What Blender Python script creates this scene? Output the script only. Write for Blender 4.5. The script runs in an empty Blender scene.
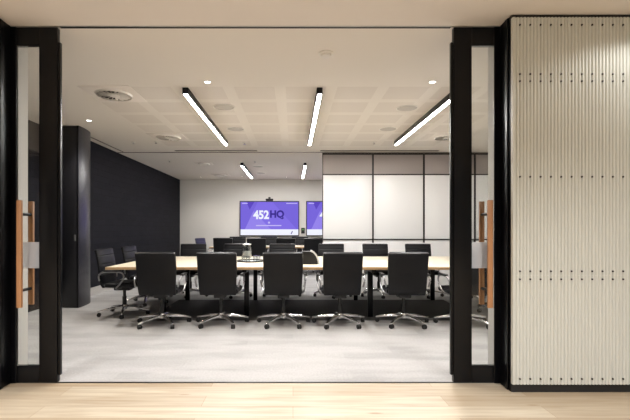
import bpy, bmesh, math, random
from mathutils import Vector, Matrix
random.seed(7)
PI = math.pi
C = bpy.context.scene.collection
CEIL = 2.892

# ------------------------------------------------------------------ materials
def srgb(r, g, b):
    f = lambda c: c / 12.92 if c <= 0.04045 else ((c + 0.055) / 1.055) ** 2.4
    return (f(r / 255), f(g / 255), f(b / 255), 1)

class NT:
    def __init__(s, name):
        s.m = bpy.data.materials.new(name); s.m.use_nodes = True
        s.t = s.m.node_tree; s.t.nodes.clear()
        s.out = s.n('ShaderNodeOutputMaterial')
    def n(s, typ, **kw):
        nd = s.t.nodes.new(typ)
        for k, v in kw.items():
            if k.startswith('i_'): nd.inputs[k[2:].replace('_', ' ')].default_value = v
            else: setattr(nd, k, v)
        return nd
    def l(s, a, b): s.t.links.new(a, b)
    def math(s, op, a, b=None, c=None):
        nd = s.n('ShaderNodeMath', operation=op)
        for i, v in enumerate((a, b, c)):
            if v is None: continue
            if isinstance(v, (int, float)): nd.inputs[i].default_value = v
            else: s.l(v, nd.inputs[i])
        return nd.outputs[0]
    def mix(s, fac, a, b):
        nd = s.n('ShaderNodeMix', data_type='RGBA')
        for sock, v in ((nd.inputs[0], fac), (nd.inputs[6], a), (nd.inputs[7], b)):
            if isinstance(v, (int, float, tuple)): sock.default_value = v
            else: s.l(v, sock)
        return nd.outputs[2]
    def bsdf(s, **kw):
        b = s.n('ShaderNodeBsdfPrincipled')
        for k, v in kw.items(): b.inputs[k.replace('_', ' ')].default_value = v
        s.l(b.outputs[0], s.out.inputs[0]); return b

def simple(name, col, rough=0.5, metal=0.0, noise=0.04, scale=30, bump=0.0, spec=0.5):
    t = NT(name); b = t.bsdf(Roughness=rough, Metallic=metal)
    b.inputs['Specular IOR Level'].default_value = spec
    co = t.n('ShaderNodeTexCoord')
    nz = t.n('ShaderNodeTexNoise'); nz.inputs['Scale'].default_value = scale; nz.inputs['Detail'].default_value = 4
    t.l(co.outputs['Object'], nz.inputs['Vector'])
    d = tuple(c * (1 - noise) for c in col[:3]) + (1,); u = tuple(min(1, c * (1 + noise)) for c in col[:3]) + (1,)
    t.l(t.mix(nz.outputs[0], d, u), b.inputs['Base Color'])
    if bump:
        bp = t.n('ShaderNodeBump'); bp.inputs['Strength'].default_value = bump; bp.inputs['Distance'].default_value = 0.003
        t.l(nz.outputs[0], bp.inputs['Height']); t.l(bp.outputs[0], b.inputs['Normal'])
    return t.m

def emit(name, col, strength):
    t = NT(name); e = t.n('ShaderNodeEmission'); e.inputs[0].default_value = col; e.inputs[1].default_value = strength
    t.l(e.outputs[0], t.out.inputs[0]); return t.m

def mat_glass():
    t = NT('clear_glass')
    tr = t.n('ShaderNodeBsdfTransparent'); tr.inputs[0].default_value = (0.95, 0.96, 0.955, 1)
    gl = t.n('ShaderNodeBsdfGlossy'); gl.inputs['Roughness'].default_value = 0.02
    lw = t.n('ShaderNodeFresnel'); lw.inputs[0].default_value = 1.33
    mx = t.n('ShaderNodeMixShader'); t.l(lw.outputs[0], mx.inputs[0]); t.l(tr.outputs[0], mx.inputs[1]); t.l(gl.outputs[0], mx.inputs[2])
    t.l(mx.outputs[0], t.out.inputs[0]); return t.m

def mat_frost():
    t = NT('frosted_film')
    tr = t.n('ShaderNodeBsdfTransparent')
    df = t.n('ShaderNodeBsdfTranslucent'); df.inputs[0].default_value = (0.8, 0.82, 0.86, 1)
    d2 = t.n('ShaderNodeBsdfDiffuse'); d2.inputs[0].default_value = (0.7, 0.72, 0.76, 1)
    a = t.n('ShaderNodeMixShader'); t.l(df.outputs[0], a.inputs[1]); t.l(d2.outputs[0], a.inputs[2])
    mx = t.n('ShaderNodeMixShader'); mx.inputs[0].default_value = 0.5
    t.l(tr.outputs[0], mx.inputs[1]); t.l(a.outputs[0], mx.inputs[2]); t.l(mx.outputs[0], t.out.inputs[0]); return t.m

def mat_jugglass():
    t = NT('jug_glass')
    tr = t.n('ShaderNodeBsdfTransparent'); tr.inputs[0].default_value = (0.9, 0.92, 0.92, 1)
    gl = t.n('ShaderNodeBsdfGlossy'); gl.inputs['Roughness'].default_value = 0.03
    lw = t.n('ShaderNodeLayerWeight'); lw.inputs[0].default_value = 0.35
    mx = t.n('ShaderNodeMixShader'); t.l(lw.outputs[1], mx.inputs[0]); t.l(tr.outputs[0], mx.inputs[1]); t.l(gl.outputs[0], mx.inputs[2])
    t.l(mx.outputs[0], t.out.inputs[0]); return t.m

def mat_woodfloor():
    t = NT('oak_floor'); b = t.bsdf(Roughness=0.42)
    co = t.n('ShaderNodeTexCoord')
    br = t.n('ShaderNodeTexBrick', offset=0.37, offset_frequency=2)
    br.inputs['Color1'].default_value = srgb(206, 196, 176); br.inputs['Color2'].default_value = srgb(172, 153, 127)
    br.inputs['Mortar'].default_value = srgb(160, 136, 110); br.inputs['Scale'].default_value = 1
    br.inputs['Brick Width'].default_value = 1.75; br.inputs['Row Height'].default_value = 0.185
    br.inputs['Mortar Size'].default_value = 0.0016; br.inputs['Bias'].default_value = -0.05
    t.l(co.outputs['Object'], br.inputs['Vector'])
    mp = t.n('ShaderNodeMapping'); mp.inputs['Scale'].default_value = (1.1, 16, 1); t.l(co.outputs['Object'], mp.inputs[0])
    nz = t.n('ShaderNodeTexNoise'); nz.inputs['Scale'].default_value = 1.6; nz.inputs['Detail'].default_value = 7; nz.inputs['Distortion'].default_value = 0.6
    t.l(mp.outputs[0], nz.inputs[0])
    g = t.n('ShaderNodeMapRange'); g.inputs[1].default_value = 0.35; g.inputs[2].default_value = 0.72; t.l(nz.outputs[0], g.inputs[0])
    c1 = t.mix(t.math('MULTIPLY', g.outputs[0], 0.62), br.outputs[0], srgb(160, 137, 110))
    # knots
    mp2 = t.n('ShaderNodeMapping'); mp2.inputs['Scale'].default_value = (0.9, 3.2, 1); t.l(co.outputs['Object'], mp2.inputs[0])
    vo = t.n('ShaderNodeTexVoronoi'); vo.inputs['Scale'].default_value = 1.7; t.l(mp2.outputs[0], vo.inputs['Vector'])
    k = t.n('ShaderNodeMapRange'); k.inputs[1].default_value = 0.035; k.inputs[2].default_value = 0.10; k.inputs[3].default_value = 0.6; k.inputs[4].default_value = 0
    t.l(vo.outputs['Distance'], k.inputs[0])
    t.l(t.mix(k.outputs[0], c1, srgb(140, 104, 74)), b.inputs['Base Color'])
    bp = t.n('ShaderNodeBump'); bp.inputs['Strength'].default_value = 0.12; bp.inputs['Distance'].default_value = 0.002
    t.l(nz.outputs[0], bp.inputs['Height']); t.l(bp.outputs[0], b.inputs['Normal'])
    return t.m

def mat_carpet(name, c1, c2, streak=True):
    t = NT(name); b = t.bsdf(Roughness=0.95); b.inputs['Specular IOR Level'].default_value = 0.15
    co = t.n('ShaderNodeTexCoord')
    n1 = t.n('ShaderNodeTexNoise'); n1.inputs['Scale'].default_value = 55; n1.inputs['Detail'].default_value = 5; n1.inputs['Roughness'].default_value = 0.75; t.l(co.outputs['Object'], n1.inputs[0])
    col = t.mix(n1.outputs[0], c1, c2)
    if streak:
        mp = t.n('ShaderNodeMapping'); mp.inputs['Rotation'].default_value = (0, 0, -0.6); mp.inputs['Scale'].default_value = (0.7, 2.2, 1); t.l(co.outputs['Object'], mp.inputs[0])
        n2 = t.n('ShaderNodeTexNoise'); n2.inputs['Scale'].default_value = 1.6; n2.inputs['Detail'].default_value = 5; t.l(mp.outputs[0], n2.inputs[0])
        mr = t.n('ShaderNodeMapRange'); mr.inputs[1].default_value = 0.42; mr.inputs[2].default_value = 0.62; mr.inputs[4].default_value = 0.38; t.l(n2.outputs[0], mr.inputs[0])
        ck = t.n('ShaderNodeTexBrick', offset=0.5); ck.inputs['Scale'].default_value = 1; ck.inputs['Brick Width'].default_value = 1.0; ck.inputs['Row Height'].default_value = 0.25
        ck.inputs['Mortar Size'].default_value = 0; ck.inputs['Color1'].default_value = (0, 0, 0, 1); ck.inputs['Color2'].default_value = (1, 1, 1, 1)
        t.l(co.outputs['Object'], ck.inputs[0])
        f = t.math('MULTIPLY', mr.outputs[0], t.math('ADD', t.math('MULTIPLY', ck.outputs[0], 0.6), 0.4))
        col = t.mix(f, col, tuple(c * 0.62 for c in c1[:3]) + (1,))
    t.l(col, b.inputs['Base Color'])
    bp = t.n('ShaderNodeBump'); bp.inputs['Strength'].default_value = 0.35; bp.inputs['Distance'].default_value = 0.004
    t.l(n1.outputs[0], bp.inputs['Height']); t.l(bp.outputs[0], b.inputs['Normal'])
    return t.m

def mat_ceiling_room():
    t = NT('perforated_ceiling'); b = t.bsdf(Roughness=0.85); b.inputs['Specular IOR Level'].default_value = 0.2
    co = t.n('ShaderNodeTexCoord'); sp = t.n('ShaderNodeSeparateXYZ'); t.l(co.outputs['Object'], sp.inputs[0])
    def cell(o, start, pitch, edge, n):
        u = t.math('DIVIDE', t.math('SUBTRACT', o, start), pitch); fr = t.math('FRACT', u)
        inside = t.math('MULTIPLY', t.math('LESS_THAN', t.math('ABSOLUTE', t.math('SUBTRACT', fr, 0.5)), 0.5 - edge),
                        t.math('MULTIPLY', t.math('GREATER_THAN', u, 0.0), t.math('LESS_THAN', u, n)))
        return inside
    m = t.math('MULTIPLY', cell(sp.outputs[0], -2.55, 0.6, 0.11, 9.0), cell(sp.outputs[1], 4.78, 0.6, 0.11, 6.0))
    c = t.mix(m, srgb(225, 219, 212), srgb(216, 209, 202))
    t.l(c, b.inputs['Base Color'])
    return t.m

def mat_darkwall():
    t = NT('dark_acoustic_wall'); b = t.bsdf(Roughness=0.7); b.inputs['Specular IOR Level'].default_value = 0.12
    co = t.n('ShaderNodeTexCoord'); sp = t.n('ShaderNodeSeparateXYZ'); t.l(co.outputs['Object'], sp.inputs[0])
    cb = t.n('ShaderNodeCombineXYZ'); t.l(t.math('ADD', sp.outputs[0], sp.outputs[1]), cb.inputs[0]); t.l(sp.outputs[2], cb.inputs[1])
    br = t.n('ShaderNodeTexBrick', offset=0.5); br.inputs['Scale'].default_value = 1; br.inputs['Brick Width'].default_value = 0.36; br.inputs['Row Height'].default_value = 0.12
    br.inputs['Mortar Size'].default_value = 0.006; br.inputs['Mortar Smooth'].default_value = 0.6
    br.inputs['Color1'].default_value = srgb(20, 20, 26); br.inputs['Color2'].default_value = srgb(27, 27, 34); br.inputs['Mortar'].default_value = srgb(8, 8, 11)
    t.l(cb.outputs[0], br.inputs[0])
    nz = t.n('ShaderNodeTexNoise'); nz.inputs['Scale'].default_value = 18; nz.inputs['Detail'].default_value = 6; t.l(co.outputs['Object'], nz.inputs[0])
    t.l(t.mix(t.math('MULTIPLY', nz.outputs[0], 0.3), br.outputs[0], srgb(32, 32, 39)), b.inputs['Base Color'])
    bp = t.n('ShaderNodeBump'); bp.inputs['Strength'].default_value = 0.5; bp.inputs['Distance'].default_value = 0.01
    t.l(t.math('ADD', t.math('MULTIPLY', br.outputs[1], -1.0), t.math('MULTIPLY', nz.outputs[0], 0.5)), bp.inputs['Height']); t.l(bp.outputs[0], b.inputs['Normal'])
    return t.m

def mat_timber(name, a, c, rough=0.4, axis=2, freq=30):
    t = NT(name); b = t.bsdf(Roughness=rough)
    co = t.n('ShaderNodeTexCoord'); mp = t.n('ShaderNodeMapping')
    sc = [freq] * 3; sc[axis] = freq * 0.06; mp.inputs['Scale'].default_value = sc
    t.l(co.outputs['Object'], mp.inputs[0])
    nz = t.n('ShaderNodeTexNoise'); nz.inputs['Scale'].default_value = 1.5; nz.inputs['Detail'].default_value = 6; nz.inputs['Distortion'].default_value = 0.8
    t.l(mp.outputs[0], nz.inputs[0]); t.l(t.mix(nz.outputs[0], a, c), b.inputs['Base Color']); return t.m

M = {}
M['black_metal'] = simple('black_powdercoat', srgb(8, 9, 13), 0.28, 0, 0.05, 60, spec=0.25)
M['black_matt'] = simple('black_matt', srgb(26, 26, 28), 0.6)
M['glass'] = mat_glass(); M['frost'] = mat_frost(); M['jug'] = mat_jugglass()
M['oak_floor'] = mat_woodfloor()
M['carpet'] = mat_carpet('pale_carpet', srgb(150, 149, 149), srgb(211, 210, 210))
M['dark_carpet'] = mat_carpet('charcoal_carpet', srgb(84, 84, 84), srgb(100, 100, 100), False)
M['paint_ceiling'] = simple('ceiling_paint', srgb(224, 217, 211), 0.85, 0, 0.01, 8, spec=0.2)
M['ceiling_room'] = mat_ceiling_room()
M['plaster'] = simple('wall_paint', srgb(216, 213, 208), 0.8, 0, 0.012, 6, spec=0.25)
M['grey_wall'] = simple('grey_wall_paint', srgb(120, 118, 116), 0.7)
M['dark_wall'] = mat_darkwall()
M['cupboard'] = simple('black_satin_laminate', srgb(22, 22, 26), 0.3, 0, 0.05, 20)
M['cupboard_edge'] = simple('charcoal_satin_laminate', srgb(36, 36, 43), 0.26, 0, 0.08, 40)
M['band'] = simple('dark_brown_panel', srgb(62, 57, 56), 0.5)
M['oak'] = mat_timber('handle_oak', srgb(172, 122, 84), srgb(196, 146, 104), 0.42, 2, 40)
M['maple'] = mat_timber('table_maple', srgb(216, 204, 180), srgb(228, 217, 196), 0.33, 0, 14)
M['maple_edge'] = mat_timber('table_edge_ply', srgb(190, 154, 112), srgb(210, 178, 138), 0.45, 0, 40)
M['corrugated'] = simple('cream_corrugated_metal', srgb(209, 211, 205), 0.42, 0, 0.01, 10)
M['screw'] = simple('dark_screw_head', srgb(52, 48, 44), 0.4, 0.6)
M['leather'] = simple('black_leather', srgb(11, 11, 15), 0.42, 0, 0.08, 90, 0.25, spec=0.3)
M['leather_blue'] = M['leather']
M['chrome'] = simple('polished_aluminium', (0.78, 0.78, 0.78, 1), 0.2, 1, 0.02, 40)
M['arm_metal'] = simple('dark_polished_metal', (0.36, 0.36, 0.37, 1), 0.28, 1, 0.02, 40)
M['plastic'] = simple('black_plastic', srgb(24, 24, 25), 0.45)
M['white_glass'] = simple('white_glass_board', srgb(238, 238, 238), 0.3, 0, 0.004, 5)
M['white_panel'] = simple('white_laminate', srgb(234, 233, 232), 0.45, 0, 0.01, 5)
M['taupe'] = simple('taupe_panel', srgb(158, 150, 148), 0.6, 0, 0.03, 50)
M['dark_frame'] = simple('dark_bronze_frame', srgb(38, 34, 33), 0.4, 0.3)
M['white_metal'] = simple('white_metal', srgb(222, 218, 212), 0.5, 0, 0.01)
M['grille'] = simple('grey_grille', srgb(176, 170, 163), 0.6, 0, 0.05, 200)
M['dark_void'] = simple('dark_duct', srgb(40, 38, 36), 0.8)
M['grey_slot'] = simple('grey_slot', srgb(120, 114, 108), 0.6)
M['led'] = emit('led_diffuser', (1, 0.985, 0.965, 1), 175.0)
M['lamp'] = emit('lamp_lens', (1, 0.95, 0.88, 1), 9.0)
M['alu'] = simple('satin_aluminium', (0.6, 0.6, 0.6, 1), 0.35, 1, 0.02)
M['silver'] = simple('silver_trim', srgb(226, 226, 226), 0.3, 0.2)
M['water'] = M['jug']
M['skirting'] = simple('pale_skirting', srgb(172, 169, 165), 0.6, 0, 0.01)

# ------------------------------------------------------------------ mesh helpers
def add_box(bm, x0, x1, y0, y1, z0, z1, bev=0.0, seg=2, mi=0):
    vs = [bm.verts.new((x, y, z)) for z in (z0, z1) for y in (y0, y1) for x in (x0, x1)]
    fs = [bm.faces.new([vs[i] for i in q]) for q in ((0, 2, 3, 1), (4, 5, 7, 6), (0, 1, 5, 4), (2, 6, 7, 3), (0, 4, 6, 2), (1, 3, 7, 5))]
    for f in fs: f.material_index = mi
    if bev:
        es = {e for f in fs for e in f.edges}
        bmesh.ops.bevel(bm, geom=list(es), offset=bev, segments=seg, profile=0.5, affect='EDGES')
def box(*a, **k):
    bm = bmesh.new(); add_box(bm, *a, **k); return bm
def add_lathe(bm, prof, n=24, cx=0, cy=0, M4=None):
    rings = []
    for r, z in prof:
        if r < 1e-6: rings.append([bm.verts.new((cx, cy, z))])
        else: rings.append([bm.verts.new((cx + r * math.cos(2 * PI * i / n), cy + r * math.sin(2 * PI * i / n), z)) for i in range(n)])
    for a, b in zip(rings, rings[1:]):
        for i in range(n):
            j = (i + 1) % n
            if len(a) == 1 and len(b) == 1: continue
            if len(a) == 1: bm.faces.new((a[0], b[i], b[j]))
            elif len(b) == 1: bm.faces.new((a[i], b[0], a[j]))
            else: bm.faces.new((a[i], b[i], b[j], a[j]))
    if M4 is not None:
        bmesh.ops.transform(bm, matrix=M4, verts=[v for r in rings for v in r])
def lathe(prof, n=24, cx=0, cy=0):
    bm = bmesh.new(); add_lathe(bm, prof, n, cx, cy); return bm
def add_tube(bm, pts, r, n=8, squash=None):
    pts = [Vector(p) for p in pts]; rings = []
    for i, p in enumerate(pts):
        t = (pts[min(i + 1, len(pts) - 1)] - pts[max(i - 1, 0)]).normalized()
        ref = Vector((0, 0, 1)) if abs(t.z) < 0.9 else Vector((0, 1, 0))
        if squash: ref = Vector(squash[0])
        u = t.cross(ref).normalized(); v = u.cross(t).normalized()
        rr = r[i] if isinstance(r, (list, tuple)) else r
        a, b = (rr, rr) if not squash else (rr * squash[1], rr * squash[2])
        rings.append([bm.verts.new(p + u * a * math.cos(2 * PI * k / n) + v * b * math.sin(2 * PI * k / n)) for k in range(n)])
    for A, B in zip(rings, rings[1:]):
        for k in range(n): bm.faces.new((A[k], A[(k + 1) % n], B[(k + 1) % n], B[k]))
    bm.faces.new(rings[0][::-1]); bm.faces.new(rings[-1])
def tube(*a, **k):
    bm = bmesh.new(); add_tube(bm, *a, **k); return bm
def prism(poly, y0, y1):            # polygon in xz, extruded along y
    bm = bmesh.new()
    a = [bm.verts.new((x, y0, z)) for x, z in poly]; b = [bm.verts.new((x, y1, z)) for x, z in poly]
    bm.faces.new(a); bm.faces.new(b[::-1])
    n = len(poly)
    for i in range(n): bm.faces.new((a[i], b[i], b[(i + 1) % n], a[(i + 1) % n]))
    return bm
def vprism(poly, z0, z1):           # polygon in xy, extruded up
    bm = bmesh.new()
    a = [bm.verts.new((x, y, z0)) for x, y in poly]; b = [bm.verts.new((x, y, z1)) for x, y in poly]
    bm.faces.new(a[::-1]); bm.faces.new(b)
    n = len(poly)
    for i in range(n): bm.faces.new((a[i], a[(i + 1) % n], b[(i + 1) % n], b[i]))
    return bm

def smoothpath(pts, n=8):
    out = []
    P = [Vector(p + (0,)) if len(p) == 2 else Vector(p) for p in pts]
    for i in range(len(P) - 1):
        a, b, c, d = P[max(i - 1, 0)], P[i], P[i + 1], P[min(i + 2, len(P) - 1)]
        for k in range(n):
            t = k / n; out.append(0.5 * ((2 * b) + (c - a) * t + (2 * a - 5 * b + 4 * c - d) * t * t + (3 * b - a - 3 * c + d) * t ** 3))
    out.append(P[-1]); return out

def obj(name, bm, mat, parent=None, smooth=True, loc=None):
    bmesh.ops.recalc_face_normals(bm, faces=bm.faces[:])
    me = bpy.data.meshes.new(name); bm.to_mesh(me); bm.free()
    for m in (mat if isinstance(mat, (list, tuple)) else [mat]): me.materials.append(m)
    if smooth:
        me.polygons.foreach_set('use_smooth', [True] * len(me.polygons)); me.set_sharp_from_angle(angle=math.radians(35))
    o = bpy.data.objects.new(name, me); C.objects.link(o)
    if parent: o.parent = parent
    if loc: o.location = loc
    return o
def tag(o, label, cat, group=None, kind=None):
    o['label'] = label; o['category'] = cat
    if group: o['group'] = group
    if kind: o['kind'] = kind
    return o
def thing(name, label, cat, loc=(0, 0, 0), rotz=0, group=None):
    o = bpy.data.objects.new(name, None); C.objects.link(o); o.empty_display_size = 0.1
    o.location = loc; o.rotation_euler = (0, 0, rotz); return tag(o, label, cat, group)
def struct(name, bm, mat, label=None, parent=None, smooth=False):
    o = obj(name, bm, mat, parent, smooth)
    if not parent: o['kind'] = 'structure'
    if label: o['label'] = label
    return o
def dup(o, label=None, loc=None, rotz=None, parent=None, group=None):
    c = o.copy(); C.objects.link(c)
    if parent: c.parent = parent
    if label: c['label'] = label
    if group: c['group'] = group
    if loc is not None: c.location = loc
    if rotz is not None: c.rotation_euler = (0, 0, rotz)
    for ch in list(o.children): dup(ch, parent=c)
    return c

# ------------------------------------------------------------------ camera
H = 1.25; F = 420.0
cam = bpy.data.cameras.new('camera'); co = bpy.data.objects.new('camera', cam); C.objects.link(co)
co.location = (0, 0, H); co.rotation_euler = (PI / 2, 0, 0)
cam.sensor_width = 36; cam.lens = 24; cam.shift_x = 22 / 630; cam.shift_y = 19 / 630; cam.clip_start = 0.05
bpy.context.scene.camera = co
def ceil_at(px, py, z=CEIL):        # where a pixel's ray meets the ceiling
    s = (229 - py) / (z - H); return ((px - 293) / s, F / s)
def on_plane(px, py, y):
    s = F / y; return ((px - 293) / s, H + (229 - py) / s)

XC = -0.305                          # middle of the doorway
mir = lambda x: 2 * XC - x
# ------------------------------------------------------------------ setting
struct('floor', box(-6, 6, -2.6, 3.408, -0.1, 0), M['oak_floor'], 'pale oak plank floor of the corridor')
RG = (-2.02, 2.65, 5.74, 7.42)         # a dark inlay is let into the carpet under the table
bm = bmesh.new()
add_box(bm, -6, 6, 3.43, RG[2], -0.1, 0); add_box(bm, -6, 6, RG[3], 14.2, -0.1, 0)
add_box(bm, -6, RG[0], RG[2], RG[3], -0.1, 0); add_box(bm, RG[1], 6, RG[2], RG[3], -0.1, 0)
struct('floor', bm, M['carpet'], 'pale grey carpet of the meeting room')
struct('trim_1', box(-2.3, 1.69, 3.4085, 3.4295, -0.05, 0.003), M['black_metal'], 'dark metal threshold strip between oak boards and carpet')
struct('ceiling', box(-6, 6, -2.6, 3.395, CEIL, CEIL + 0.1), M['paint_ceiling'], 'smooth painted corridor ceiling')
struct('ceiling', box(-6, 6, 3.4285, 14.2, CEIL, CEIL + 0.1), M['ceiling_room'], 'painted meeting room ceiling with perforated squares')
struct('trim_2', box(mir(1.28), 1.28, 3.395, 3.4075, CEIL - 0.003, CEIL + 0.1), M['alu'], 'pale metal door track edge')
struct('trim_3', box(mir(1.28), 1.28, 3.408, 3.428, CEIL - 0.006, CEIL + 0.1), M['black_metal'], 'dark sliding door track slot in ceiling')
struct('wall_back', box(-4.6, 4.6, 14.0, 14.2, 0, CEIL), M['plaster'], 'pale painted end wall behind the screens')
RW = 4.45
struct('wall_right', box(RW, RW + 0.15, 3.66, 14.0, 0, CEIL), M['plaster'], 'pale painted side wall')
# room side of the door pockets
struct('wall_front', box(1.70, RW + 0.15, 3.53, 3.66, 0, CEIL), M['plaster'], 'pale painted wall behind the sliding door')
struct('wall_front', box(-4.3, mir(1.70), 3.53, 3.66, 0, CEIL), M['plaster'], 'pale painted wall behind the sliding door')
# dark side walls
struct('wall_left', box(-4.15, -3.97, 3.66, 6.66, 0, 2.44), M['dark_wall'], 'dark textured side wall beyond the sliding door')
struct('wall_left', box(-4.15, -3.975, 3.66, 6.66, 2.455, CEIL), M['band'], 'dark brown panel band above the textured wall')
struct('trim_4', box(-4.15, -3.965, 3.66, 6.66, 2.44, 2.455), M['black_matt'], 'thin dark joint line along the side wall')
struct('wall_left', box(-4.15, -3.77, 7.4, 14.0, 0.15, CEIL), M['dark_wall'], 'charcoal textured side wall of the meeting room')
struct('baseboard_left', box(-4.15, -3.768, 7.4, 14.0, 0, 0.15), M['skirting'], 'pale skirting under the charcoal wall')
# corridor shell
struct('wall_corridor_side', box(-6.1, -6, -2.6, 3.23, 0, CEIL), M['plaster'], 'pale corridor end wall')
struct('wall_corridor_side', box(6, 6.1, -2.6, 3.23, 0, CEIL), M['plaster'], 'pale corridor end wall')
struct('wall_corridor_rear', box(-6, 6, -2.7, -2.6, 0, CEIL), M['grey_wall'], 'grey corridor wall opposite the doorway')
RX = 1.675
struct('wall_corridor', box(RX, 6, 3.232, 3.395, 0, CEIL - 0.001), M['black_metal'], 'black framed wall end that houses the sliding door')
struct('wall_corridor', box(-6, mir(RX), 3.232, 3.395, 0, CEIL - 0.001), M['black_metal'], 'black framed wall end that houses the sliding door')
struct('baseboard_corridor', box(RX, 6, 3.218, 3.231, 0, 0.062), M['black_matt'], 'black skirting under the cream corrugated panels')
struct('trim_5', box(RX, 6, 3.218, 3.231, CEIL - 0.026, CEIL - 0.001), M['black_matt'], 'black trim strip above the corrugated panels')
struct('wall_corridor', box(3.12, 6, 3.2, 3.231, 0.063, CEIL - 0.03), M['plaster'], 'pale corridor wall past the corrugated panels')
struct('wall_corridor', box(-6, mir(RX) - 0.02, 3.2, 3.231, 0.063, CEIL - 0.03), M['plaster'], 'pale corridor wall')
for i, fn in enumerate((lambda x: x, mir)):
    a, b = sorted((fn(1.628), fn(RX + 0.02)))
    o = struct('trim_%d' % (6 + i), box(a, b, 3.396, 3.4085, 0, CEIL - 0.005, bev=0.005, seg=3), M['black_metal'], 'slim black jamb beside the sliding door')
# a raised ribbed jamb profile on the reveal
for i, fn in enumerate((lambda x: x, mir)):
    a, b = sorted((fn(RX - 0.012), fn(RX - 0.001)))
    struct('trim_%d' % (8 + i), box(a, b, 3.26, 3.30, 0, CEIL - 0.005, bev=0.005, seg=3), M['black_metal'], 'black ribbed profile on the door reveal')

# ------------------------------------------------------------------ sliding door leaves
def door(num, fn, label):
    root = bpy.data.objects.new('door_%d' % num, None); C.objects.link(root)
    root['kind'] = 'structure'; root['label'] = label
    root.location = (fn(1.305), 3.43, 0)
    inv = Matrix.Translation(-root.location)
    def part(name, bm, mat, parent=root, **k):
        bmesh.ops.transform(bm, matrix=inv, verts=bm.verts[:]); return obj(name, bm, mat, parent, **k)
    def bx(x0, x1, *r, **k):
        a, b = sorted((fn(x0), fn(x1))); return box(a, b, *r, **k)
    Y0, Y1 = 3.41, 3.455
    T = CEIL - 0.003
    part('stile', bx(1.305, 1.453, Y0, Y1, 0.004, T, bev=0.004), M['black_metal'])
    part('stile', bx(2.32, 2.46, Y0, Y1, 0.004, T, bev=0.004), M['black_metal'])
    part('top_rail', bx(1.454, 2.319, Y0 + 0.001, Y1 - 0.001, 2.743, T, bev=0.002), M['black_metal'])
    part('bottom_rail', bx(1.454, 2.319, Y0 + 0.001, Y1 - 0.001, 0.004, 0.138, bev=0.002), M['black_metal'])
    part('edge_seal', bx(1.284, 1.304, Y0 + 0.008, Y1 - 0.008, 0.062, 2.77, bev=0.002), M['black_metal'])
    part('glass_panel', bx(1.4535, 2.3195, 3.428, 3.436, 0.1385, 2.7425), M['glass'], smooth=False)
    f = part('frosted_band', bx(1.4545, 2.3185, 3.4255, 3.4275, 0.93, 1.143), M['frost'], smooth=False)
    f['label'] = 'frosted film strip across the clear glass'
    hx = 1.575
    for y in (3.432 - 0.0753, 3.432 + 0.0753):
        h = part('handle', bx(hx - 0.02, hx + 0.02, y - 0.0125, y + 0.0125, 0.62, 1.48, bev=0.004), M['oak'])
        h['label'] = 'long oak pull handle'
    for z in (1.37, 0.755):
        y0, y1 = 3.432 - 0.0625, 3.432 + 0.0625
        bm = tube([(fn(hx), y0, z), (fn(hx), y1, z)], 0.013, 12)
        part('handle_post', bm, M['black_metal'])
door(1, lambda x: x, 'black framed sliding glass door beside the cream corrugated wall')
door(2, mir, 'black framed sliding glass door on the dark wall side of the doorway')

# ------------------------------------------------------------------ corrugated panels
PIT = 0.0786; RIB = PIT / 3; SX = 1.728
def corrugated(z0, z1, rows, label):
    r = thing('corrugated_panel', label, 'wall panel', (RX, 3.21, z0), 0, 'corrugated wall panels')
    xa, xb = 0.0, 3.115 - RX
    bm = bmesh.new(); pts = [(xa, -0.011)]
    n = int((xb - 0.02) / RIB * 12)
    for i in range(n + 1):
        x = 0.018 + i * RIB / 12
        if x > xb - 0.018: break
        q = abs(((RX + x - SX) / RIB + 0.5) % 1 - 0.5) * 2      # 0 in the groove, 1 on the rib
        pts.append((x, -0.0115 * min(1.0, max(0.0, (q - 0.12) / 0.45)) ** 0.6))
    pts.append((xb, -0.011)); pts += [(xb, 0.018), (xa, 0.018)]
    a = [bm.verts.new((x, y, 0)) for x, y in pts]; b = [bm.verts.new((x, y, z1 - z0)) for x, y in pts]
    bm.faces.new(a[::-1]); bm.faces.new(b)
    for i in range(len(pts)):
        j = (i + 1) % len(pts); bm.faces.new((a[i], a[j], b[j], b[i]))
    obj('sheet', bm, M['corrugated'], r)
    base = None
    for z in rows:
        for k in range(18):
            x = SX + k * PIT - RX
            if x > xb - 0.03: break
            if base is None:
                s = bmesh.new(); add_lathe(s, [(0, 0.004), (0.004, 0.004), (0.0072, 0.002), (0.0072, -0.006), (0, -0.006)], 10, M4=Matrix.Rotation(PI / 2, 4, 'X'))
                base = o = obj('screw', s, M['screw'], r)
            else:
                o = base.copy(); C.objects.link(o)
            o.location = (x, -0.0125, z - z0)
corrugated(0.064, 0.8965, (0.108, 0.867), 'cream corrugated sheet along the floor, lowest of the three')
corrugated(0.8975, 2.4025, (0.928, 1.648, 2.376), 'tall cream corrugated sheet with screws across its middle')
corrugated(2.4035, CEIL - 0.028, (2.43, 2.805), 'short cream corrugated sheet under the ceiling, topmost of the three')

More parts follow.
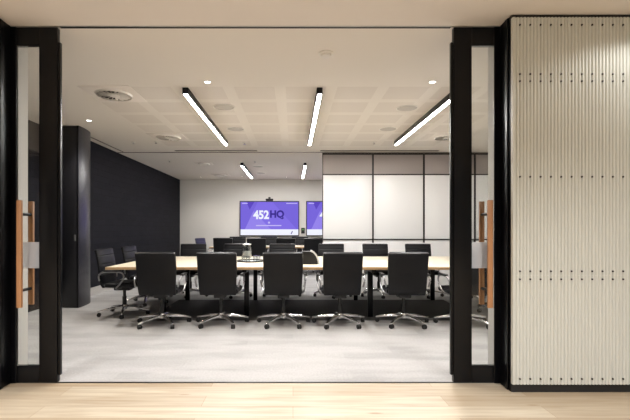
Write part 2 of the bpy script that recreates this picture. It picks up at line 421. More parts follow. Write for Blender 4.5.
# ------------------------------------------------------------------ curved cupboard
cx0, cyf, cr = -3.965, 6.66, 0.30
cb = thing('curved_cupboard', 'tall black cupboard with a rounded corner standing against the dark wall', 'cupboard', (cx0, cyf, 0))
xr = -3.40 - cx0
body = [(0, 0.03), (xr - 0.006, 0.03), (xr - 0.005, 0.0)] + [(v.x - cx0, v.y - cyf) for v in smoothpath([(-3.40, 6.663), (-3.393, 6.75), (-3.40, 6.9), (-3.432, 7.1), (-3.50, 7.25), (-3.60, 7.34), (-3.76, 7.39)], 5)] + [(0, 0.73)]
obj('body', vprism(body, 0.0, CEIL - 0.002), M['cupboard_edge'], cb)
obj('door', box(0.002, xr - 0.032, -0.002, 0.029, 0.012, CEIL - 0.012, bev=0.004), M['cupboard'], cb)
obj('edge_strip', box(xr - 0.030, xr - 0.007, -0.004, 0.029, 0.0, CEIL - 0.003, bev=0.004), M['black_metal'], cb)
lk = obj('lock', box(xr - 0.068, xr - 0.042, -0.012, -0.0025, 1.06, 1.16, bev=0.003), M['alu'], cb); lk['label'] = 'small metal lock plate'

# ------------------------------------------------------------------ whiteboard wall
PY = 9.0
edges = [on_plane(p, 229, PY)[0] for p in (322.3, 373.0, 424.0, 475.0)] + [RW - 0.005]
struct('wall_partition', box(edges[0] + 0.01, RW - 0.003, PY + 0.03, PY + 0.13, 0.0, CEIL - 0.002), M['white_panel'], 'white partition wall behind the far row of chairs')
struct('trim_10', box(-3.75, RW - 0.01, PY - 0.03, PY + 0.0, CEIL - 0.012, CEIL - 0.0005), M['grey_slot'], 'metal track for the sliding partition across the ceiling')
zt = on_plane(0, 174.5, PY)[1]; zb = on_plane(0, 239.4, PY)[1]
names = ['white glass board bay at the open end of the partition, closest to the screens',
         'white glass board bay, second from the screens', 'white glass board bay, third from the screens',
         'white glass board bay seen through the sliding door glass by the corrugated wall']
for k in range(4):
    a, b = edges[k], edges[k + 1]
    r = thing('whiteboard', names[k], 'whiteboard', ((a + b) / 2, PY + 0.03, 0), 0, 'whiteboard bays along the partition'); w = (b - a) / 2
    obj('board', box(-w + 0.018, w - 0.018, -0.022, -0.001, zb + 0.01, zt - 0.012, bev=0.002), M['white_glass'], r)
    u = obj('upper_panel', box(-w + 0.018, w - 0.018, -0.018, -0.001, zt + 0.012, CEIL - 0.05, bev=0.002), M['taupe'], r); u['label'] = 'taupe panel above the board'
    obj('lower_panel', box(-w + 0.006, w - 0.006, -0.012, -0.001, 0.01, zb - 0.012, bev=0.002), M['white_panel'], r)
    obj('top_rail', box(-w + 0.001, w - 0.001, -0.034, -0.001, CEIL - 0.05, CEIL - 0.014), M['dark_frame'], r)
    obj('middle_rail', box(-w + 0.017, w - 0.017, -0.03, -0.001, zt - 0.0115, zt + 0.0115), M['dark_frame'], r)
    obj('bottom_rail', box(-w + 0.001, w - 0.001, -0.034, -0.001, zb - 0.0115, zb + 0.0095), M['dark_frame'], r)
    for sx in (-1, 1):
        a0, b0 = sorted((sx * (w - 0.0005), sx * (w - 0.0175)))
        obj('upright', box(a0, b0, -0.03, -0.001, zb - 0.07, CEIL - 0.0505), M['dark_frame'], r)

# ------------------------------------------------------------------ ceiling fittings
def led_light(x, y0, y1, label, z=CEIL):
    r = thing('ceiling_light', label, 'ceiling light', (x, (y0 + y1) / 2, z), 0, 'linear ceiling lights'); L = (y1 - y0) / 2
    bm = bmesh.new(); add_box(bm, -0.034, 0.034, -L, L, -0.076, -0.0005, bev=0.003)
    obj('housing', bm, M['black_metal'], r)
    obj('diffuser', box(-0.020, 0.020, -L + 0.006, L - 0.004, -0.0805, -0.0762), M['led'], r, smooth=False)
led_light(-1.25, 4.87, 7.85, 'long linear light over the table, on the dark wall side')
led_light(0.31, 4.87, 7.85, 'long linear light over the middle of the long table')
led_light(1.92, 4.87, 7.85, 'long linear light closest to the sliding door by the corrugated wall')
led_light(-1.27, 10.4, 12.95, 'small looking linear light beyond the track, on the dark wall side')
led_light(0.30, 10.4, 12.95, 'small looking linear light beyond the track, beside the partition end')

SPOTS = []
def downlight(x, y, label, power=0, group='recessed downlights', size=1.0):
    r = thing('downlight', label, 'downlight', (x, y, CEIL), 0, group)
    obj('trim_ring', lathe([(0.036 * size, -0.001), (0.036 * size, -0.004), (0.052 * size, -0.004), (0.056 * size, -0.0005), (0.036 * size, -0.001)], 24), M['white_metal'], r)
    obj('lens', lathe([(0, -0.0018), (0.034 * size, -0.0018), (0.034 * size, -0.0005), (0, -0.0005)], 24), M['lamp'], r)
    if power: SPOTS.append((x, y, power))
for px, py, lb, pw in ((207.5, 82, 'lit downlight beside the long light on the dark wall side', 110), (432.5, 82, 'lit downlight close to the sliding door by the corrugated wall', 90),
                       (89, 120.5, 'lit downlight above the curved black cupboard', 120)):
    x, y = ceil_at(px, py); downlight(x, y, lb, pw, size=0.95)
# lamps outside or at the rim of the picture belong to the same rows
for x, y, lb, pw in ((-2.9, 13.2, 'downlight washing the end wall by the dark corner', 34), (-1.6, 13.2, 'downlight washing the end wall beside the large screen', 34),
                     (-0.2, 13.2, 'downlight washing the end wall above the large screen', 20), (1.4, 13.2, 'downlight washing the end wall behind the partition', 25)):
    downlight(x, y, lb, pw, size=0.5)

def speaker(px, py, label, d=0.145):
    x, y = ceil_at(px, py); r = thing('ceiling_speaker', label, 'speaker', (x, y, CEIL), 0, 'round ceiling speakers')
    obj('grille', lathe([(0, -0.006), (d * 0.6, -0.006), (d - 0.012, -0.004), (d - 0.012, -0.0005), (0, -0.0005)], 32), M['grille'], r)
    obj('rim', lathe([(d - 0.0115, -0.0005), (d - 0.011, -0.007), (d - 0.002, -0.006), (d, -0.0005), (d - 0.0115, -0.0005)], 32), M['white_metal'], r)
speaker(224, 107, 'round speaker grille beside the long light on the dark wall side, larger looking')
speaker(235.5, 129, 'round speaker grille behind the one beside the long light, dark wall side')
speaker(407, 108, 'round speaker grille towards the corrugated wall, larger looking')
speaker(388, 129, 'round speaker grille near the end of the light by the corrugated wall')
speaker(258, 166.5, 'round speaker grille beyond the track, beside the small light', 0.14)
speaker(261, 173, 'round speaker grille above the large screen, beyond the track', 0.14)

def diffuser(px, py, label, sz=0.3):
    x, y = ceil_at(px, py); r = thing('ceiling_vent', label, 'air vent', (x, y, CEIL), 0, 'swirl ceiling vents')
    bm = bmesh.new()
    bmo = bmesh.new(); add_box(bmo, -sz, sz, -sz, sz, -0.006, -0.0005, bev=0.002)
    obj('plate', bmo, M['paint_ceiling'], r)
    obj('duct', lathe([(0, -0.0075), (sz * 0.66, -0.0075), (sz * 0.66, -0.0062), (0, -0.0062)], 40), M['dark_void'], r)
    n = 18
    for i in range(n):
        a = 2 * PI * i / n
        q = bmesh.new(); add_box(q, 0.07, sz * 0.655, -0.012, 0.012, -0.002, 0.0, bev=0.0)
        bmesh.ops.transform(q, matrix=Matrix.Translation((0, 0, -0.018)) @ Matrix.Rotation(a, 4, 'Z') @ Matrix.Rotation(math.radians(-50), 4, 'X'), verts=q.verts[:])
        tmp = bpy.data.meshes.new('t'); q.to_mesh(tmp); q.free(); bm.from_mesh(tmp); bpy.data.meshes.remove(tmp)
    obj('vanes', bm, M['white_metal'], r)
    obj('hub', lathe([(0, -0.03), (0.06, -0.028), (0.075, -0.022), (0.075, -0.008), (0, -0.008)], 24), M['white_metal'], r)
    obj('ring', lathe([(sz * 0.67, -0.0065), (sz * 0.67, -0.03), (sz * 0.7, -0.03), (sz * 0.72, -0.0065), (sz * 0.67, -0.0065)], 40), M['white_metal'], r)
diffuser(114, 94, 'square swirl air vent in front of the curved cupboard, larger looking')
diffuser(168.5, 137, 'square swirl air vent near the track and dark wall')
diffuser(447, 137, 'square swirl air vent beside the sliding door stile by the corrugated wall')
diffuser(204, 163.5, 'swirl air vent beyond the track, closer to the track', 0.2)
diffuser(221, 175, 'swirl air vent beyond the track, closer to the end wall', 0.26)

def slot(x0, x1, y, label):
    r = thing('ceiling_vent', label, 'slot vent', ((x0 + x1) / 2, y, CEIL), 0, 'linear slot vents'); w = (x1 - x0) / 2
    bm = bmesh.new(); add_box(bm, -w, w, -0.05, -0.03, -0.006, -0.0005); add_box(bm, -w, w, 0.03, 0.05, -0.006, -0.0005)
    add_box(bm, -w, -w + 0.015, -0.03, 0.03, -0.006, -0.0005); add_box(bm, w - 0.015, w, -0.03, 0.03, -0.006, -0.0005)
    obj('frame', bm, M['grey_slot'], r); obj('slot_gap', box(-w + 0.015, w - 0.015, -0.03, 0.03, -0.002, -0.0005), M['dark_void'], r)
slot(-2.47, -0.75, 8.8, 'long slot vent before the track, on the dark wall side')
slot(0.57, 3.05, 8.8, 'long slot vent in front of the whiteboard partition')
struct('trim_11', box(-3.615, -3.595, 7.2, 8.95, CEIL - 0.012, CEIL - 0.0005), M['grey_slot'], 'thin grey ceiling edge along the charcoal wall')

x, y = ceil_at(326, 53)
sd = thing('smoke_detector', 'round white smoke detector just inside the doorway', 'smoke detector', (x, y, CEIL))
obj('base', lathe([(0, -0.0005), (0.07, -0.0005), (0.07, -0.012), (0.062, -0.016), (0, -0.016)], 32), M['white_metal'], sd)
obj('dome', lathe([(0.05, -0.0165), (0.046, -0.034), (0.02, -0.04), (0, -0.04)], 32), M['white_metal'], sd)
proto = None
for px, py, lb in ((244.5, 142.5, 'small sprinkler head between two long lights'), (374, 142, 'small sprinkler head before the whiteboard partition'),
                   (133.5, 142, 'small sprinkler head beside the swirl vent, closer to the dark wall'), (156, 141.5, 'small sprinkler head touching the swirl vent near the track'),
                   (169.5, 160.5, 'small sprinkler head beyond the track by the charcoal wall'), (255, 161, 'small sprinkler head beyond the track between two short lights')):
    x, y = ceil_at(px, py)
    if proto is None:
        proto = thing('ceiling_sprinkler', lb, 'sprinkler', (x, y, CEIL), 0, 'sprinkler heads')
        obj('rosette', lathe([(0, -0.0005), (0.042, -0.0005), (0.036, -0.008), (0, -0.008)], 20), M['white_metal'], proto)
        obj('nozzle', lathe([(0.012, -0.0085), (0.01, -0.03), (0.024, -0.034), (0.024, -0.037), (0, -0.037)], 16), M['chrome'], proto)
    else: dup(proto, lb, (x, y, CEIL))

# ------------------------------------------------------------------ chairs
def slab(path, halfw, thick, seams=(), nseg=40, roll=0.0):
    """padded sheet: path of (y, z), half width and thickness along it, pinched at the seams (fractions) on the front face"""
    P = [Vector((0, y, z)) for y, z in path]
    L = [0]
    for a, b in zip(P, P[1:]): L.append(L[-1] + (b - a).length)
    def at(u):
        d = u * L[-1]
        for i in range(len(P) - 1):
            if d <= L[i + 1] + 1e-9:
                k = (d - L[i]) / (L[i + 1] - L[i]); return P[i].lerp(P[i + 1], k)
        return P[-1].copy()
    bm = bmesh.new(); rings = []
    us = sorted({i / nseg for i in range(nseg + 1)} | {s + d for s in seams for d in (-0.012, 0, 0.012)})
    for u in us:
        p = at(u); t = (at(min(1, u + 0.04)) - at(max(0, u - 0.04))).normalized(); nrm = Vector((0, t.z, -t.y))   # towards the sitter
        e = min(u, 1 - u) * L[-1]
        th = thick * (1 + roll * max(0, 1 - (1 - u) * L[-1] / 0.05))
        edge = min(1.0, math.sqrt(max(0.0, 1 - max(0, 1 - e / (thick * 0.6)) ** 2)) + 0.12)
        hw = halfw(u) - (1 - edge) * 0.02
        front = th * 0.5 * edge * (1 - 0.4 * max([max(0, 1 - abs(u - s) / 0.014) for s in seams] + [0])) ; back = th * 0.5 * edge
        ring = []
        for k, (fx, fn) in enumerate([(-1, 0), (-0.985, 0.6), (-0.93, 0.95), (-0.5, 1.08), (0, 1.1), (0.5, 1.08), (0.93, 0.95), (0.985, 0.6), (1, 0), (0.985, -0.7), (0.93, -0.98), (0.4, -1), (-0.4, -1), (-0.93, -0.98), (-0.985, -0.7)]):
            ring.append(bm.verts.new(p + Vector((fx * hw, 0, 0)) + nrm * (fn * (front if fn > 0 else back))))
        rings.append(ring)
    n = len(rings[0])
    for A, B in zip(rings, rings[1:]):
        for k in range(n): bm.faces.new((A[k], A[(k + 1) % n], B[(k + 1) % n], B[k]))
    bm.faces.new(rings[0]); bm.faces.new(rings[-1][::-1]); return bm
def make_chair(label, group, loc, rotz):
    t = thing('conference_chair', label, 'chair', loc, rotz, group)
    bp = [(v.x, v.y) for v in smoothpath([(-0.195, 0.415), (-0.228, 0.46), (-0.25, 0.57), (-0.262, 0.72), (-0.286, 0.85), (-0.314, 0.963)], 8)]
    obj('backrest', slab(bp, lambda u: 0.232 + 0.018 * min(1, u * 1.6), 0.042, (0.36, 0.60, 0.82), roll=0.35), M['leather'], t)
    sp = [(v.x, v.y) for v in smoothpath([(-0.19, 0.452), (-0.05, 0.448), (0.1, 0.458), (0.2, 0.455), (0.25, 0.425)], 6)]
    obj('seat', slab(sp[::-1], lambda u: 0.245, 0.065, (0.2, 0.42, 0.64), nseg=28), M['leather'], t)
    for s in (-1, 1):
        pth = smoothpath([(s * 0.262, -0.245, 0.52), (s * 0.283, -0.24, 0.60), (s * 0.288, -0.17, 0.645), (s * 0.288, 0.0, 0.65), (s * 0.288, 0.09, 0.635), (s * 0.286, 0.115, 0.57), (s * 0.28, 0.06, 0.48), (s * 0.26, 0.0, 0.425), (s * 0.2, -0.02, 0.405), (s * 0.06, -0.02, 0.40)], 5)
        arm = obj('armrest', tube([tuple(p) for p in pth], 0.0125, 8), M['arm_metal'], t)
        bm = box(s * 0.288 - 0.022, s * 0.288 + 0.022, -0.17, 0.085, 0.655, 0.675, bev=0.008, seg=3)
        obj('arm_pad', bm, M['plastic'], arm)
    obj('mechanism', box(-0.075, 0.075, -0.13, 0.10, 0.358, 0.412, bev=0.012), M['plastic'], t)
    obj('gas_column', lathe([(0, 0.36), (0.022, 0.36), (0.022, 0.27), (0.031, 0.265), (0.031, 0.145), (0, 0.145)], 16), M['plastic'], t)
    obj('hub', lathe([(0, 0.15), (0.034, 0.148), (0.043, 0.135), (0.043, 0.085), (0.035, 0.078), (0, 0.078)], 20), M['chrome'], t)
    for k in range(5):
        a = PI / 2 + 2 * PI * k / 5
        d = Vector((math.cos(a), math.sin(a), 0)); q = Vector((-d.y, d.x, 0))
        bm = bmesh.new(); rings = []
        for r, z, w, h in ((0.038, 0.132, 0.022, 0.036), (0.16, 0.122, 0.020, 0.030), (0.28, 0.100, 0.017, 0.024), (0.345, 0.084, 0.015, 0.020), (0.366, 0.078, 0.010, 0.014)):
            rings.append([bm.verts.new(d * r + q * (w * fx) + Vector((0, 0, z + h * fz - h))) for fx, fz in ((-1, 0), (-1, 0.7), (-0.6, 1), (0.6, 1), (1, 0.7), (1, 0))])
        for A, B in zip(rings, rings[1:]):
            for i in range(6): bm.faces.new((A[i], A[(i + 1) % 6], B[(i + 1) % 6], B[i]))
        bm.faces.new(rings[0][::-1]); bm.faces.new(rings[-1])
        leg = obj('leg', bm, M['chrome'], t)
        # twin wheel caster
        bm = bmesh.new(); c = d * 0.345
        rot = a + 0.5 + k * 1.3
        ax = Matrix.Translation((c.x, c.y, 0.029)) @ Matrix.Rotation(rot, 4, 'Z') @ Matrix.Rotation(PI / 2, 4, 'Y')
        for o0 in (-0.024, 0.006):
            add_lathe(bm, [(0, o0), (0.024, o0), (0.0285, o0 + 0.004), (0.0285, o0 + 0.014), (0.024, o0 + 0.018), (0, o0 + 0.018)], 18, M4=ax)
        add_tube(bm, [(c.x, c.y, 0.03), (c.x, c.y, 0.066)], 0.0055, 8)
        fk = bmesh.new(); add_lathe(fk, [(0, -0.005), (0.026, -0.005), (0.026, 0.005), (0, 0.005)], 18, M4=ax)
        tmp = bpy.data.meshes.new('t'); fk.to_mesh(tmp); fk.free(); bm.from_mesh(tmp); bpy.data.meshes.remove(tmp)
        obj('caster', bm, M['plastic'], leg)
    return t
ordn = ['first', 'second', 'third', 'fourth', 'fifth', 'sixth']
chair = None
def put_chair(label, group, x, y, rz):
    global chair
    if chair is None: chair = make_chair(label, group, (x, y, 0), rz); return chair
    return dup(chair, label, (x, y, 0), rz, group=group)
G1 = 'chairs on the doorway side of the long table'
for i, px in enumerate((154.8, 216.8, 283, 342.3, 410, 472.5)):
    x = (px - 293) / (F / 5.22)
    y = 5.52 + (0, 0.02, 0.01, 0.0, 0.01, -0.02)[i]
    lb = 'black swivel chair %s from the dark wall, doorway side of long table' % ordn[i]
    put_chair(lb, G1, x, y, (0.03, -0.02, 0.0, 0.03, -0.06, 0.02)[i])
G2 = 'chairs on the whiteboard side of the long table'
for i, px in enumerate((193.5, 236, 282.5, 331, 376, 418.5)):
    x = (px - 293) / (F / 8.12)
    lb = 'black swivel chair facing the doorway, %s from dark wall across long table' % ordn[i]
    put_chair(lb, G2, x, 7.86, PI + (0.03, -0.03, 0.02, -0.02, 0.03, 0.0)[i])
G3 = 'chairs at the ends of the long table'
put_chair('black swivel chair at the dark wall end of the table, closer to the doorway', G3, -2.47, 6.16, -PI / 2 - 0.04)
put_chair('black swivel chair at the dark wall end of the table, closer to the screens', G3, -2.47, 7.08, -PI / 2 - 0.06)
put_chair('black swivel chair behind the sliding door glass, at the corrugated wall end of the table', G3, 3.13, 6.36, PI / 2 + 0.2)
put_chair('black swivel chair at the corrugated wall end of the table, closer to the whiteboards', G3, 3.13, 7.2, PI / 2 + 0.2)
G4 = 'chairs around the second table'
SC = 1.05
for i, px in enumerate((222.5, 256.5, 285.5, 314)):
    x = (px - 293) / (F / 11.35)
    o = put_chair('black chair facing the screens at second table, %s from dark wall' % ordn[i], G4, x, 11.68, 0.02 * (-1) ** i); o.scale = (SC,) * 3
for i, px in enumerate((237.5, 269, 300)):
    x = (px - 293) / (F / 13.25)
    o = put_chair('dark chair facing doorway at second table, %s from dark wall' % ordn[i], G4, x, 13.0, PI); o.scale = (SC,) * 3
o = put_chair('navy looking swivel chair turned sideways at the dark wall end of the second table', G4, -2.45, 12.3, -PI / 2 - 0.35); o.scale = (1.02,) * 3
M['leather_lit'] = simple('black_leather_lit', srgb(34, 34, 62), 0.45, 0, 0.1, 60, 0.25)  # black leather with the bluish cast of the light put into its colour
for ch in o.children:
    if ch.name.startswith(('backrest', 'seat')): ch.material_slots[0].link = 'OBJECT'; ch.material_slots[0].material = M['leather_lit']

# ------------------------------------------------------------------ tables
def table(name, label, x0, x1, y0, y1, legs, z=0.75):
    t = thing(name, label, 'table', ((x0 + x1) / 2, (y0 + y1) / 2, 0)); w = (x1 - x0) / 2; d = (y1 - y0) / 2; ox = (x0 + x1) / 2
    obj('tabletop', box(-w + 0.004, w - 0.004, -d + 0.004, d - 0.004, z - 0.030, z, bev=0.002), M['maple'], t)
    bm = bmesh.new()
    add_box(bm, -w, w, -d, -d + 0.0035, z - 0.036, z - 0.002); add_box(bm, -w, w, d - 0.0035, d, z - 0.036, z - 0.002)
    add_box(bm, -w, -w + 0.0035, -d + 0.0035, d - 0.0035, z - 0.036, z - 0.002); add_box(bm, w - 0.0035, w, -d + 0.0035, d - 0.0035, z - 0.036, z - 0.002)
    e = obj('edge_band', bm, M['maple_edge'], t); e['label'] = 'darker timber edge'
    for lx in legs:
        lx -= ox
        for s in (-1, 1):
            ly = s * (d - 0.40)
            obj('leg', box(lx - 0.035, lx + 0.035, ly - 0.03, ly + 0.03, 0.001, z - 0.09, bev=0.006), M['black_metal'], t)
        obj('cross_beam', box(lx - 0.03, lx + 0.03, -d + 0.1, d - 0.1, z - 0.089, z - 0.037, bev=0.004), M['black_metal'], t)
    for s in (-1, 1):
        ly = s * (d - 0.55)
        obj('rail', box(-w + 0.35, w - 0.35, ly - 0.02, ly + 0.02, z - 0.088, z - 0.0375), M['black_metal'], t)
    return t
table('conference_table', 'long pale maple conference table on black legs standing on the dark rug', -2.50, 3.10, 5.59, 7.78, (-1.85, -0.66, 1.10, 2.45), 0.743)
table('conference_table', 'second maple table close to the wall screens', -2.35, 1.6, 11.75, 12.95, (-2.05, -0.4, 1.3))
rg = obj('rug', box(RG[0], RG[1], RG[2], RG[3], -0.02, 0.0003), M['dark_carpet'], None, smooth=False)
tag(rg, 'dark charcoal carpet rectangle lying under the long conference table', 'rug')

# ------------------------------------------------------------------ screens
M['purple'] = emit('screen_purple', srgb(118, 101, 214), 1.0); M['purple_light'] = emit('screen_purple_light', srgb(146, 130, 230), 1.0)
M['purple_mid'] = emit('screen_purple_mid', srgb(128, 110, 224), 1.0); M['purple_deep'] = emit('screen_purple_deep', srgb(92, 72, 190), 1.0)
M['screen_white'] = emit('screen_white', srgb(236, 238, 250), 1.0); M['navy'] = emit('screen_navy', srgb(62, 48, 140), 1.0)
M['screen_pale'] = emit('screen_pale', srgb(196, 188, 240), 1.0)
def text_mesh(name, s, size, mat, parent, loc, bold=0.0, width=None):
    cu = bpy.data.curves.new(name, 'FONT'); cu.body = s; cu.size = size; cu.offset = bold; cu.extrude = 0.0008; cu.fill_mode = 'BOTH'
    tmp = bpy.data.objects.new('tmp_text', cu); C.objects.link(tmp); bpy.context.view_layer.update()
    dg = bpy.context.evaluated_depsgraph_get(); me = bpy.data.meshes.new_from_object(tmp.evaluated_get(dg)); bpy.data.objects.remove(tmp); bpy.data.curves.remove(cu)
    me.name = name
    xs = [v.co.x for v in me.vertices]; x0, x1 = min(xs), max(xs); k = (width / (x1 - x0)) if width else 1
    ys = [v.co.y for v in me.vertices]; y0, y1 = min(ys), max(ys); kz = size / (y1 - y0)
    for v in me.vertices: v.co = Vector(((v.co.x - x0) * k, -v.co.z, (v.co.y - y0) * kz))
    me.materials.clear(); me.materials.append(mat)
    o = bpy.data.objects.new(name, me); C.objects.link(o); o.parent = parent; o.location = loc; return o
def tv(px0, px1, label, text=True):
    yy = 13.93; s = F / yy
    x0, x1 = (px0 - 293) / s, (px1 - 293) / s; z0 = H - 7.0 / s; z1 = H + 28.0 / s
    t = thing('tv_screen', label, 'screen', ((x0 + x1) / 2, yy, z0), 0, 'purple wall screens'); w = (x1 - x0) / 2; h = z1 - z0
    bm = bmesh.new(); bz = 0.028
    add_box(bm, -w, w, 0, 0.035, 0, bz, bev=0.004); add_box(bm, -w, w, 0, 0.035, h - bz, h, bev=0.004)
    add_box(bm, -w, -w + bz, 0, 0.035, bz, h - bz, bev=0.004); add_box(bm, w - bz, w, 0, 0.035, bz, h - bz, bev=0.004)
    obj('bezel', bm, M['plastic'], t)
    obj('back_case', box(-w + 0.03, w - 0.03, 0.02, 0.068, 0.03, h - 0.03), M['plastic'], t)
    W = w - bz; b = bz; T = h - bz; S = (b + 0.175 * (T - b))
    bm = bmesh.new()
    def face(pts, mi):
        f = bm.faces.new([bm.verts.new((x * W, 0.012, S + z * (T - S))) for x, z in pts]); f.material_index = mi
    face([(-1, 0), (-0.85, 0), (-0.40, 1), (-1, 1)], 3 - 3)
    face([(-0.85, 0), (0.05, 0), (-0.55, 0.67)], 2)
    face([(-0.55, 0.67), (0.05, 0), (0.35, 0), (0.10, 1), (-0.40, 1)], 1)
    face([(0.10, 1), (0.35, 0), (0.95, 0)], 1)
    face([(0.10, 1), (0.95, 0), (1, 0), (1, 1)], 0)
    f = bm.faces.new([bm.verts.new((x * W, 0.012, z)) for x, z in ((-1, b), (1, b), (1, S), (-1, S))]); f.material_index = 3
    face([(-0.68, 0.72), (-0.52, 1.0), (-0.80, 1.0)], 4)
    for f in bm.faces[-1:]:
        for v in f.verts: v.co.y = 0.0112
    obj('display', bm, [M['purple'], M['purple_mid'], M['purple_light'], M['screen_white'], M['purple_deep']], t, smooth=False)
    u = 2 * w / 60.0                           # one sixtieth of the screen width
    text_mesh('lettering', '452', 9.0 * u, M['screen_white'], t, (-w + 13.6 * u, 0.0095, h - 18.3 * u), 0.012, 16.0 * u)
    text_mesh('lettering', 'HQ', 9.0 * u, M['navy'], t, (-w + 30.6 * u, 0.0095, h - 18.3 * u), 0.014, 14.2 * u)
    mk = bmesh.new(); add_box(mk, -w + 16.5 * u, -w + 42 * u, 0.009, 0.0105, h - 25.2 * u, h - 24.2 * u)
    add_box(mk, -w + 28.6 * u, -w + 30.6 * u, 0.009, 0.0105, h - 22.6 * u, h - 20.8 * u)
    add_box(mk, -w + 2.5 * u, -w + 8 * u, 0.009, 0.0105, h - 2.8 * u, h - 1.9 * u); add_box(mk, w - 13 * u, w - 2 * u, 0.009, 0.0105, h - 2.8 * u, h - 2.0 * u)
    obj('caption_lines', mk, M['screen_pale'], t, smooth=False)
    lg = bmesh.new()
    v = [lg.verts.new((w + dx * u, 0.0105, dz * u)) for dx, dz in ((-8.6, 2.0), (-7.6, 2.0), (-6.4, 5.0), (-7.2, 5.0))]; lg.faces.new(v)
    obj('corner_logo', lg, M['navy'], t, smooth=False)
    return t
tv(239.6, 299.2, 'large purple wall screen in full view reading 452HQ')
tv(306.1, 366, 'purple wall screen half hidden by the partition end')
# conference camera above the large screen
s = F / 13.93
cmr = thing('conference_camera', 'small black conference camera standing on top of the large purple screen', 'camera', ((269.5 - 293) / s, 13.955, H + 28 / s + 0.0005))
obj('stand', box(-0.12, 0.12, -0.03, 0.03, 0, 0.03, bev=0.008), M['plastic'], cmr)
obj('body', box(-0.13, 0.13, -0.05, 0.03, 0.0305, 0.08, bev=0.02, seg=3), M['plastic'], cmr)
bm = bmesh.new(); add_lathe(bm, [(0, 0), (0.035, 0.0), (0.05, 0.02), (0.052, 0.05), (0.04, 0.08), (0, 0.092)], 20); bmesh.ops.scale(bm, vec=(0.85, 0.85, 0.6), verts=bm.verts[:]); hd = obj('camera_head', bm, M['plastic'], cmr, loc=(0, -0.01, 0.0805))
bm = bmesh.new(); add_lathe(bm, [(0, 0.012), (0.02, 0.01), (0.026, 0.0), (0.026, -0.01), (0, -0.01)], 16, M4=Matrix.Rotation(PI / 2, 4, 'X')); obj('lens', bm, M['dark_frame'], hd, loc=(0, -0.042, 0.026))
tp = thing('mounted_touch_panel', 'small black control panel fixed to the wall between the two screens', 'control panel', ((303 - 293) / (F / 13.97), 13.998, 1.10))
obj('case', box(-0.06, 0.06, -0.03, -0.001, 0, 0.19, bev=0.008), M['plastic'], tp)
M['green'] = emit('green_indicator', srgb(120, 190, 110), 0.6)
obj('indicator', box(-0.03, 0.03, -0.033, -0.0305, 0.11, 0.15), M['green'], tp)

# ------------------------------------------------------------------ table top things
TZ = 0.7435
def on_table(px, py): 
    s = (py - 229) / (H - 0.75); return (px - 293) / s, F / s
x, y = on_table(251, 261.2)
tr = thing('serving_tray', 'round dark edged tray of upturned glasses in the middle of the long table', 'tray', (x, y, TZ))
obj('base', lathe([(0, 0), (0.2, 0), (0.2, 0.006), (0, 0.006)], 40), M['silver'], tr)
obj('rim', lathe([(0.2005, 0), (0.213, 0.002), (0.216, 0.024), (0.209, 0.024), (0.2005, 0.006), (0.2005, 0)], 40), M['plastic'], tr)
tx, ty = x, y; gl = None
for i, (dx, dy) in enumerate(((-0.12, 0.03), (-0.04, -0.08), (0.06, 0.05), (0.12, -0.04))):
    lb = 'drinking glass upturned on the tray, %s from the dark wall' % ordn[i]
    if gl is None:
        gl = obj('drinking_glass', lathe([(0.034, 0), (0.031, 0.085), (0, 0.087), (0, 0.083), (0.028, 0.081), (0.0315, 0)], 20), M['jug'])
        tag(gl, lb, 'glass', 'glasses on the tray'); gl.location = (x + dx, y + dy, TZ + 0.0065)
    else: dup(gl, lb, (x + dx, y + dy, TZ + 0.0065))
x, y = on_table(247, 257.2)
jg = thing('water_carafe', 'tall clear lidded water carafe standing behind the tray of glasses', 'carafe', (x, y, TZ))
obj('body', lathe([(0, 0), (0.075, 0), (0.082, 0.02), (0.088, 0.12), (0.074, 0.175), (0.07, 0.21), (0.078, 0.235), (0.074, 0.235), (0.066, 0.21), (0.070, 0.175), (0.084, 0.12), (0.078, 0.025), (0.07, 0.008), (0, 0.008)], 28), M['jug'], jg)
M['water'] = simple('pale_water', srgb(222, 224, 222), 0.08)
obj('water', lathe([(0, 0.009), (0.068, 0.009), (0.0775, 0.025), (0.080, 0.12), (0, 0.12)], 28), M['water'], jg)
obj('lid', lathe([(0, 0.252), (0.03, 0.25), (0.077, 0.242), (0.079, 0.236), (0, 0.236)], 28), M['silver'], jg)
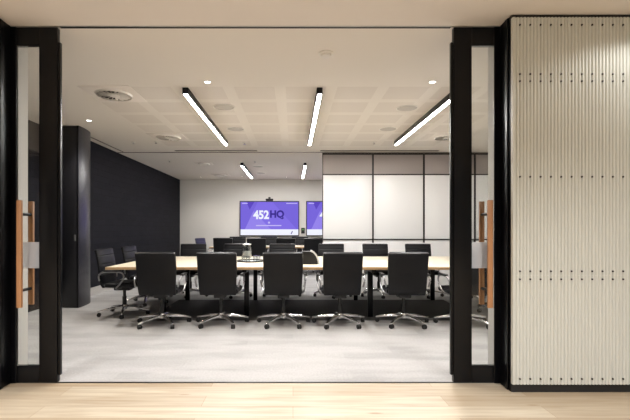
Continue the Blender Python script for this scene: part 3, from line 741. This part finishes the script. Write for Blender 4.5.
# conference unit
cu = thing('conference_phone', 'dark tabletop conference unit with a curved silver edge between two chair backs', 'conference phone', (0.245, 6.1, TZ), 0.0)
arc = [(-0.02 + 0.13 * math.sin(a), max(0.0, 0.185 * math.cos(a))) for a in [PI / 2 * i / 14 for i in range(15)]]
obj('body', prism([(-0.13, 0.0), (-0.13, 0.165), (-0.10, 0.183)] + arc, -0.09, 0.09), M['plastic'], cu)
sub = arc[2:]
outer = [(x + 0.024 * math.sin((i + 2) / 14 * PI / 2), z + (0.024 * math.cos((i + 2) / 14 * PI / 2) if i < 12 else 0)) for i, (x, z) in enumerate(sub)]
e = obj('silver_edge', prism([(x + 0.0005, z) for x, z in sub] + outer[::-1], -0.096, 0.096), M['silver'], cu); e['label'] = 'curved silver edge'

# ------------------------------------------------------------------ lamps
def spot(x, y, power, z=CEIL - 0.02, ang=110, blend=0.7, col=(1, 0.92, 0.82), size=0.05, aim=None):
    l = bpy.data.lights.new('downlight_lamp', 'SPOT'); l.energy = power; l.spot_size = math.radians(ang); l.spot_blend = blend; l.color = col; l.shadow_soft_size = size
    o = bpy.data.objects.new('downlight_lamp', l); C.objects.link(o); o.location = (x, y, z)
    if aim: o.rotation_euler = (Vector(aim) - Vector((x, y, z))).to_track_quat('-Z', 'Y').to_euler()
    return o
for x, y, p in SPOTS: spot(x, y, p)
# unseen downlights added to brighten the corridor, out of the picture
WARM = (1, 0.985, 0.985)
for i, (x, y, p) in enumerate(((-2.6, 0.9, 270), (-0.3, 0.9, 270), (2.0, 0.9, 270), (-2.6, -1.2, 240), (-0.3, -1.2, 240), (2.0, -1.2, 240), (4.4, -1.2, 200), (-4.8, -1.2, 200))):
    downlight(x, y, 'added unseen corridor downlight, %s of the row' % (ordn + ['seventh', 'eighth'])[i], group='corridor downlights', size=1.5)
    spot(x, y, p, col=WARM, ang=140, blend=0.6, size=0.07)
downlight(2.65, 2.70, 'corridor downlight close to the corrugated wall', group='corridor downlights')
spot(2.65, 2.70, 26, col=(1, 0.98, 0.95), ang=146, blend=0.35, size=0.05)

sc = bpy.context.scene
w = bpy.data.worlds.new('world'); sc.world = w; w.use_nodes = True
w.node_tree.nodes['Background'].inputs[0].default_value = (0.9, 0.9, 1, 1); w.node_tree.nodes['Background'].inputs[1].default_value = 0.05
sc.view_settings.view_transform = 'Standard'; sc.view_settings.look = 'None'; sc.view_settings.gamma = 1; sc.view_settings.use_curve_mapping = False
sc.view_settings.exposure = 0.08
sc.cycles.use_denoising = True
sc.cycles.max_bounces = 12; sc.cycles.diffuse_bounces = 6; sc.cycles.transparent_max_bounces = 16
sc.cycles.caustics_reflective = False; sc.cycles.caustics_refractive = False
sc.cycles.sample_clamp_indirect = 6.0
